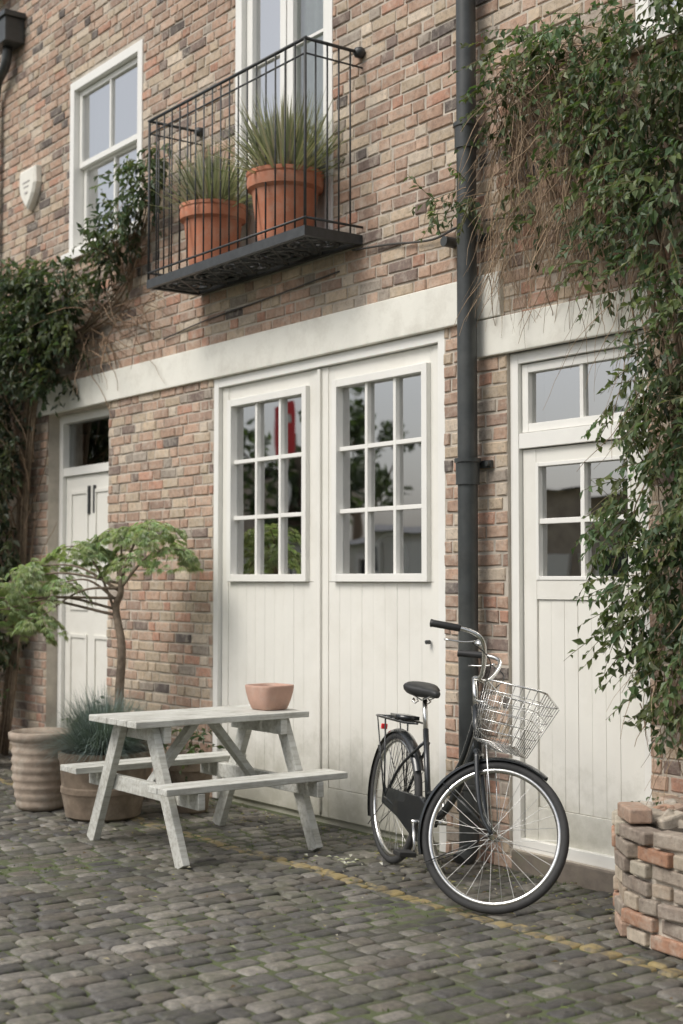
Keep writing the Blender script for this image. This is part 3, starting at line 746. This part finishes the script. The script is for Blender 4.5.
CLs=[(-12.0,-.35,3.75,.7,.25,.40,210,.8),(-11.2,-.30,3.85,.5,.22,.34,180,.9),(-10.65,-.24,3.90,.40,.15,.26,100,1.05),(-10.5,-.2,3.55,.3,.12,.22,55,1.0),
     (-11.1,-.3,3.4,.45,.18,.25,120,.8),(-11.9,-.35,3.2,.5,.25,.4,140,.75),(-12.0,-.35,2.5,.42,.25,.5,160,.7),(-11.6,-.3,2.6,.28,.15,.5,90,.8),
     (-12.0,-.35,1.8,.42,.25,.5,150,.7),(-11.60,-.3,1.7,.22,.15,.45,80,.8),(-12.0,-.35,1.1,.4,.25,.4,120,.7),(-11.7,-.35,.8,.25,.2,.3,60,.8),
     (-10.75,-.2,3.15,.25,.1,.1,26,.9),(-12.9,-.3,2.8,.6,.3,1.4,120,.7),
     (-9.66,-.18,4.18,.24,.12,.20,46,1.2),(-9.28,-.18,4.44,.20,.12,.22,38,1.2),(-9.85,-.15,3.95,.18,.08,.14,20,1.2),(-9.0,-.2,4.55,.14,.08,.16,16,1.2)]
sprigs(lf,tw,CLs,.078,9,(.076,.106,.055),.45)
twigs(tw,[((-10.2,-.08,3.55,.45,.05,.25),(.8,0,-.2),60,.8,.006,.7,.4,(1.1,.97,.85)),((-9.7,-.08,3.9,.2,.04,.2),(.3,0,1),30,.6,.005,.6,.1,(1.1,.97,.85)),
          ((-11.6,-.12,2.4,.3,.05,1.2),(0,0,1),60,.9,.008,.5,.1,(.9,.8,.7)),((-9.5,-.08,3.6,.25,.03,.12),(.9,0,-.2),22,.6,.004,.7,.4,(1.1,.97,.85))])
for i in range(5):
    xo=R.uniform(-.15,.15); p=[(-11.7+xo,-.2,0),(-11.6+xo,-.12,1.2),(-11.5+xo,-.1,2.5),(-11.2+xo,-.1,3.3),(-10.4+xo,-.08,3.5+xo*.5),(-9.7,-.07,3.7+xo),(-9.4+xo,-.08,4.3)]
    r0=R.uniform(.012,.025); tube(tw,smooth_path(p,6),[r0*(1-.75*k/36) for k in range(37)],7,col=(.9,.85,.75))
lf.obj('vine_leaves',M_leaf,cl); tw.obj('vine_stems',M_bark,cl,smooth=True)

# japanese maple : flat, drooping, separate shelves of finely cut leaves
R.seed(33)
e=empty('potted_japanese_maple',(-8.85,-.55,0)); mb=MB()
c0=(-8.82,-.55,0)
lathe(mb,c0,[(.17,0),(.19,.02),(.245,.40),(.265,.41),(.27,.47),(.25,.47),(.23,.42),(0,.42)],32); mb.obj('pot',M_darkpot,e,smooth=True).modifiers.new('e','EDGE_SPLIT')
tw=MB();lf=MB()
tb=Vector((-8.82,-.56,.42))
trunk=smooth_path([tb,tb+Vector((.0,.0,.3)),tb+Vector((.05,-.01,.62)),tb+Vector((-.02,-.02,.88)),tb+Vector((.07,-.03,1.0)),tb+Vector((.04,-.03,1.15))],5)
tube(tw,trunk,[.036-.018*k/25 for k in range(26)],10)
# x,y,z,radius,droop,count
pads=[(-8.62,-.42,1.90,.27,.13,270),(-8.88,-.52,1.86,.24,.12,200),(-8.44,-.36,1.73,.20,.13,150),(-9.02,-.78,1.76,.30,.15,290),(-8.72,-.52,1.67,.20,.10,110),
      (-9.22,-1.00,1.62,.30,.17,300),(-9.40,-1.22,1.48,.32,.18,320),(-9.02,-.92,1.50,.20,.11,120),(-9.62,-1.48,1.36,.30,.18,260),(-9.28,-1.20,1.32,.26,.15,220),
      (-9.05,-1.05,1.26,.18,.10,100),(-9.72,-1.62,1.22,.26,.15,170)]
for (x,y,z,r,dr,n) in pads:
    end=Vector((x,y,z)); st=trunk[R.randint(14,24)]
    md=(st+end)/2+Vector((0,0,.07))
    pth=smooth_path([st,md,end+Vector((0,0,-.02))],6); tube(tw,pth,[.012-.008*k/12 for k in range(13)],6)
    rays=[]
    for i in range(10):
        a=R.uniform(0,6.28); rr_=r*R.uniform(.7,1.3); rays.append((a,rr_))
        t2=end+Vector((math.cos(a)*rr_,math.sin(a)*rr_,-dr*(rr_/r)**2)); mid_=end+Vector((math.cos(a)*rr_*.5,math.sin(a)*rr_*.5,-dr*.2))
        tube(tw,[end+Vector((0,0,-.02)),mid_,t2],[.004,.003,.0012],4,cap=False)
    for i in range(n):
        a,rr_=R.choice(rays); a+=R.gauss(0,.22); u=math.sqrt(R.random()); q=u*rr_
        p=Vector((x+math.cos(a)*q,y+math.sin(a)*q,z-dr*(q/r)**2+R.gauss(0,.012)))
        k=R.uniform(.7,1.2)*(1.05-.25*u*u+.15); warm=R.uniform(.92,1.12)
        col=(.35*k*warm,.415*k,.25*k)
        o=Vector((math.cos(a),math.sin(a),-.35-.7*u))
        fwd=(o+rv()*.45).normalized()
        for j in range(6):
            ang=(j-2.5)*.40
            s=fwd.cross(Vector((0,0,1)))
            if s.length<.01: continue
            s.normalize(); d=(fwd*math.cos(ang)+s*math.sin(ang)+Vector((0,0,-.15))).normalized()
            leaf(lf,p,d,Vector((0,0,1))+rv()*.3,.058*R.uniform(.7,1.2)*(1-.06*abs(j-2.5)),.011,col)
tw.obj('trunk_and_branches',M_bark,e,smooth=True); lf.obj('maple_leaves',M_maple,e)

fx,fy=-8.22,-.98
e=empty('potted_blue_fescue',(fx,fy,0)); mb=MB()
lathe(mb,(fx,fy,0),[(.20,0),(.235,.02),(.26,.15),(.262,.16),(.268,.17),(.268,.20),(.262,.21),(.275,.36),(.285,.38),(.285,.42),(.265,.42),(.25,.38),(0,.37)],36); mb.obj('barrel_pot',M_darkpot,e,smooth=True).modifiers.new('e','EDGE_SPLIT')
mb=MB()
for i in range(3400):
    a=R.uniform(0,6.28);el=rad(R.uniform(10,88)); d=Vector((math.cos(a)*math.cos(el),math.sin(a)*math.cos(el),math.sin(el))); k=R.uniform(.5,1.4)
    r0=R.uniform(0,.18); blade(mb,(fx+math.cos(a)*r0,fy+math.sin(a)*r0,.41),d,R.uniform(.26,.48),.0045,R.uniform(.2,.9),(.165*k,.21*k,.20*k),4)
mb.obj('fescue_blades',M_blade,e)
rx_,ry_=-8.77,-1.15
e=empty('ribbed_clay_pot',(rx_,ry_,0)); mb=MB(); pr=[(.13,0),(.15,.01)]
for i in range(25):
    z=.02+.42*i/24; pr.append((.155+.04*math.sin(min(1,z/.3)*1.5)+.0065*math.sin(i*1.9),z))
pr+=[(.197,.45),(.217,.46),(.220,.50),(.200,.51),(.183,.47),(.170,.42),(0,.41)]
lathe(mb,(rx_,ry_,0),pr,40); mb.obj('pot_body',M_stonepot,e,smooth=True)
mb=MB(); lathe(mb,(rx_,ry_,0),[(.175,.43),(0,.44)],20); mb.obj('soil',M_soil,e)
for (x,y,r,h,seed,nm) in [(-11.5,-.5,.2,.38,1,0),(-10.9,-.75,.17,.33,2,0),(-9.6,-.35,.19,.36,5,1),(-8.1,-.42,.16,.32,6,1)]:
    R.seed(50+seed); e=empty('potted_shrub',(x,y,0)); mb=MB()
    lathe(mb,(x,y,0),[(r*.7,0),(r*.75,.01),(r*.95,h*.85),(r*1.04,h*.86),(r*1.05,h),(r*.92,h),(r*.9,h*.88),(0,h*.87)],28); mb.obj('pot',M_darkpot,e,smooth=True).modifiers.new('e','EDGE_SPLIT')
    lf=MB();tw=MB(); sprigs(lf,tw,[(x,y,h+.10,r*.9,r*.9,.10,26,1.0)],.05,9,(.08,.12,.05),.2,(.08,.2))
    lf.obj('leaves',M_leaf,e); tw.obj('stems',M_bark,e)

R.seed(77); mb=MB()
for i in range(800):
    if R.random()<.6: x=R.uniform(-10,-3.5); y=-abs(R.gauss(0,.35))-.04
    else: x=R.uniform(-10,-3); y=R.uniform(-3.4,-.1)
    d=Vector((R.uniform(-1,1),R.uniform(-1,1),R.uniform(-.1,.2))).normalized(); c=R.choice([(.30,.27,.12),(.18,.22,.07),(.35,.30,.2),(.16,.11,.06),(.45,.42,.35)])
    leaf(mb,Vector((x,y,.010+R.uniform(0,.006))),d,Vector((0,0,1))+rv()*.3,R.uniform(.015,.035),R.uniform(.008,.02),c)
for i in range(16):
    leaf(mb,Vector((-6.15+R.gauss(0,.10),-.62+R.gauss(0,.05),.014)),Vector((R.uniform(-1,1),R.uniform(-1,1),.15)).normalized(),Vector((0,0,1)),.035,.02,(.7,.68,.62))
mb.obj('fallen_leaves',M_leaf)
mb=MB()
for i in range(5600):
    x=R.uniform(-10.5,-3); y=R.uniform(-3.2,-.03)
    if noise.noise((x*.8,y*.8,5))<.0 and R.random()<.8: continue
    if R.random()<.35: y=-abs(R.gauss(0,.08))-.02
    for k in range(3):
        a=R.uniform(0,6.28); blade(mb,(x+R.uniform(-.01,.01),y+R.uniform(-.01,.01),-.012),(math.cos(a)*.7,math.sin(a)*.7,1),R.uniform(.012,.024),.006,.2,(.09,.125,.04),2)
mb.obj('moss_tufts',M_leaf)

# ---------------------------------------------------------------- BRICK PLANTER
R.seed(91); pl=empty('brick_planter',(-4,-.4,0)); mb=MB(); core=MB()
path=[Vector(p) for p in [(-4.43,-.04,0),(-4.43,-.20,0),(-4.42,-.33,0),(-4.34,-.42,0),(-4.24,-.51,0),(-4.14,-.58,0),(-4.03,-.63,0),(-3.8,-.66,0),(-3.4,-.67,0),(-2.7,-.67,0)]]
cum=[0]
for i in range(1,len(path)): cum.append(cum[-1]+(path[i]-path[i-1]).length)
def at(s):
    for i in range(1,len(path)):
        if cum[i]>=s:
            t=(s-cum[i-1])/(cum[i]-cum[i-1]); return path[i-1].lerp(path[i],t),(path[i]-path[i-1]).normalized()
    return path[-1],(path[-1]-path[-2]).normalized()
Z=0.003
for cr in range(8):
    s=(cr%2)*-.1-R.uniform(0,.03)
    while s<cum[-1]-.1:
        w=R.choice([.21,.215,.2,.11,.15]); 
        if cr==7 and R.random()<.6: s+=w+.012; continue
        p,t=at(max(.02,s+w/2)); p2,t=at(s+w-.02); p1,_=at(max(.0,s+.02)); t=(p2-p1).normalized(); nrm=Vector((t.y,-t.x,0)); 
        ang=R.uniform(-.10,.10)*(2.2 if cr>5 else 1); t=(t+nrm*ang).normalized(); nn=Vector((t.y,-t.x,0))
        hh=R.uniform(.053,.062)
        p=p+Vector((0,0,Z+.032+R.uniform(-.003,.003)))+nn*R.uniform(-.020,.012)
        tl=Vector((0,0,R.uniform(-.04,.04))); 
        k=R.uniform(.8,1.12); c=R.choice([(.45,.33,.25),(.50,.41,.32),(.46,.28,.20),(.52,.45,.36),(.35,.30,.25),(.42,.30,.23),(.48,.44,.36),(.30,.25,.21),(.47,.27,.18)])
        beam(mb,p-(t+tl)*w/2,p+(t+tl)*w/2,.10,hh,side=nn,col=tuple(q*k for q in c)); s+=w+R.uniform(.008,.022)
    Z+=.0695
ob=mb.obj('old_bricks',M_brick,pl,bevel=.008)
vs=[];n=len(path)
for p,i in zip(path,range(n)):
    t=(path[min(i+1,n-1)]-path[max(i-1,0)]).normalized(); nn=Vector((t.y,-t.x,0)); q=p+nn*(.024); vs+=[(q.x,q.y,0),(q.x,q.y,.475)]
core.add(vs,[(2*i,2*i+2,2*i+3,2*i+1) for i in range(n-1)])
core.obj('mortar_core',M_mortar,pl)
mb=MB(); vs=[(p.x+.03,p.y+.03,.47) for p in path]+[(-2.7,-.02,.48),(-4.3,-.02,.48)]; mb.add(vs,[tuple(range(len(vs)))]); mb.obj('soil',M_soil,pl)
R.seed(92)
mb=MB()
for i in range(30):
    x=R.uniform(-4.3,-3.5); y=R.uniform(-.5,-.1); t=Vector((R.uniform(-1,1),R.uniform(-1,1),R.uniform(-.2,.2))).normalized(); w=R.uniform(.04,.10)
    beam(mb,Vector((x,y,.495))-t*w,Vector((x,y,.495))+t*w,R.uniform(.06,.1),R.uniform(.04,.06),side=(t.y,-t.x,0),col=R.choice([(.45,.40,.33),(.42,.31,.24),(.5,.46,.4),(.44,.27,.19)]))
mb.obj('loose_bricks',M_brick,pl,bevel=.01)
lf=MB();tw=MB(); sprigs(lf,tw,[(-4.2,-.40,.53,.12,.10,.02,5,1.0)],.03,7,(.09,.13,.05),.2,(.04,.10))
lf.obj('weeds',M_leaf,pl)

# ---------------------------------------------------------------- OTHER SIDE OF THE MEWS (seen in the reflections)
op=empty('opposite_terrace',(-15,-11,0))
SEG=[(-60,-30.0,4.2),(-30.0,-19,2.3),(-19,-12,3.0),(-12,-4,2.6),(-4,10,3.2)]
bw=MB();sw=MB();rf=MB()
for (a,b,z),k in zip(SEG,(0,1,0,1,0)):
    box(sw if k else bw,a+.001,b,-17,-11.5,0,z)
    rf.add([(a,-11.3,z),(b,-11.3,z),(b,-14,z+.25),(a,-14,z+.25),(b,-17.2,z),(a,-17.2,z)],[(0,1,2,3),(3,2,4,5)])
bw.obj('brick_walls',M_opp,op); sw.obj('stucco_walls',M_stucco,op); rf.obj('roofs',M_roof,op)
mb=MB();g2=MB()
x=-58
while x<9:
    frame(mb,x,x+1.0,1.0,2.1,-11.49,-11.4,.09); box(mb,x+.09,x+.91,-11.48,-11.43,1.5,1.57); g2.add([(x,-11.47,1.0),(x+1,-11.47,1.0),(x+1,-11.47,2.1),(x,-11.47,2.1)],[(0,1,2,3)])
    box(mb,x+1.5,x+2.4,-11.49,-11.42,0,2.1)
    x+=3.0
mb.obj('white_frames',M_frame,op); g2.obj('glass',M_iron,op)
sxx,syy=-22.58,-10.15
es=empty('estate_agent_sign',(sxx,syy,0)); mb=MB(); box(mb,sxx-.04,sxx+.04,syy-.1,syy-.03,0,5.0); mb.obj('post',M_frame,es)
mb=MB(); box(mb,sxx-.55,sxx+.55,syy-.025,syy,3.75,4.80); mb.obj('board',M_red,es)
mb=MB(); box(mb,sxx-.42,sxx+.42,syy+.001,syy+.006,4.40,4.56);box(mb,sxx-.3,sxx+.3,syy+.001,syy+.006,4.05,4.15); mb.obj('lettering',M_frame,es)
R.seed(101)
for (x,y,h) in [(-27.5,-14,6.4),(-20,-20,6.4),(-13.5,-19,6),(-36,-22,8),(-5,-21,7)]:
    e=empty('street_tree',(x,y,0)); tw=MB();lf=MB(); tube(tw,[(x,y,0),(x+.1,y,h*.4),(x,y,h*.75)],[.22,.16,.07],8)
    bl=[(Vector((x,y,h*.66))+Vector((R.uniform(-1.5,1.5),R.uniform(-1.5,1.5),R.uniform(-1.4,1.4))),R.uniform(.3,.8)) for _ in range(10)]
    for c,r in bl:
        tube(tw,[(x,y,h*.45),c],[.08,.02],5)
        for _ in range(100):
            p=c+rv()*r; k=R.uniform(.5,1.4); leaf(lf,p,rv().normalized(),rv().normalized(),.26,.18,(.08*k,.11*k,.05*k))
    tw.obj('trunk',M_bark,e); lf.obj('crown',M_leaf,e)

# ---------------------------------------------------------------- LIGHT, WORLD, CAMERA
w=bpy.data.worlds.new('World'); scene.world=w; w.use_nodes=True; nt=w.node_tree; nt.nodes.clear()
sky=nd(nt,'ShaderNodeTexSky'); sky.sky_type='NISHITA'; sky.sun_disc=False
sd=Vector((-.10,-.78,.95)).normalized()
sky.sun_elevation=math.asin(sd.z); sky.sun_rotation=math.atan2(sd.x,sd.y); sky.air_density=1; sky.dust_density=4
hs=nd(nt,'ShaderNodeHueSaturation'); hs.inputs['Saturation'].default_value=.36
bg=nd(nt,'ShaderNodeBackground'); bg.inputs[1].default_value=.15; o=nd(nt,'ShaderNodeOutputWorld')
L(nt,sky.outputs[0],hs.inputs['Color']); L(nt,hs.outputs[0],bg.inputs[0]); L(nt,bg.outputs[0],o.inputs[0])
sl=bpy.data.lights.new('sun','SUN'); sl.energy=1.7; sl.angle=rad(28); sl.color=(1,.95,.87)
so=bpy.data.objects.new('sun',sl); COL.objects.link(so); so.rotation_euler=(-sd).to_track_quat('-Z','Y').to_euler()
cam=bpy.data.cameras.new('camera'); co=bpy.data.objects.new('camera',cam); COL.objects.link(co)
co.location=(0,-5.15,1.5); co.rotation_euler=(rad(92.74),0,rad(53.67))
cam.sensor_fit='VERTICAL'; cam.sensor_height=36; cam.sensor_width=24; cam.lens=50; cam.clip_end=1500
cam.dof.use_dof=True; cam.dof.focus_distance=7.0; cam.dof.aperture_fstop=2.2
scene.camera=co
scene.view_settings.view_transform='Standard'; scene.view_settings.look='None'; scene.view_settings.exposure=0
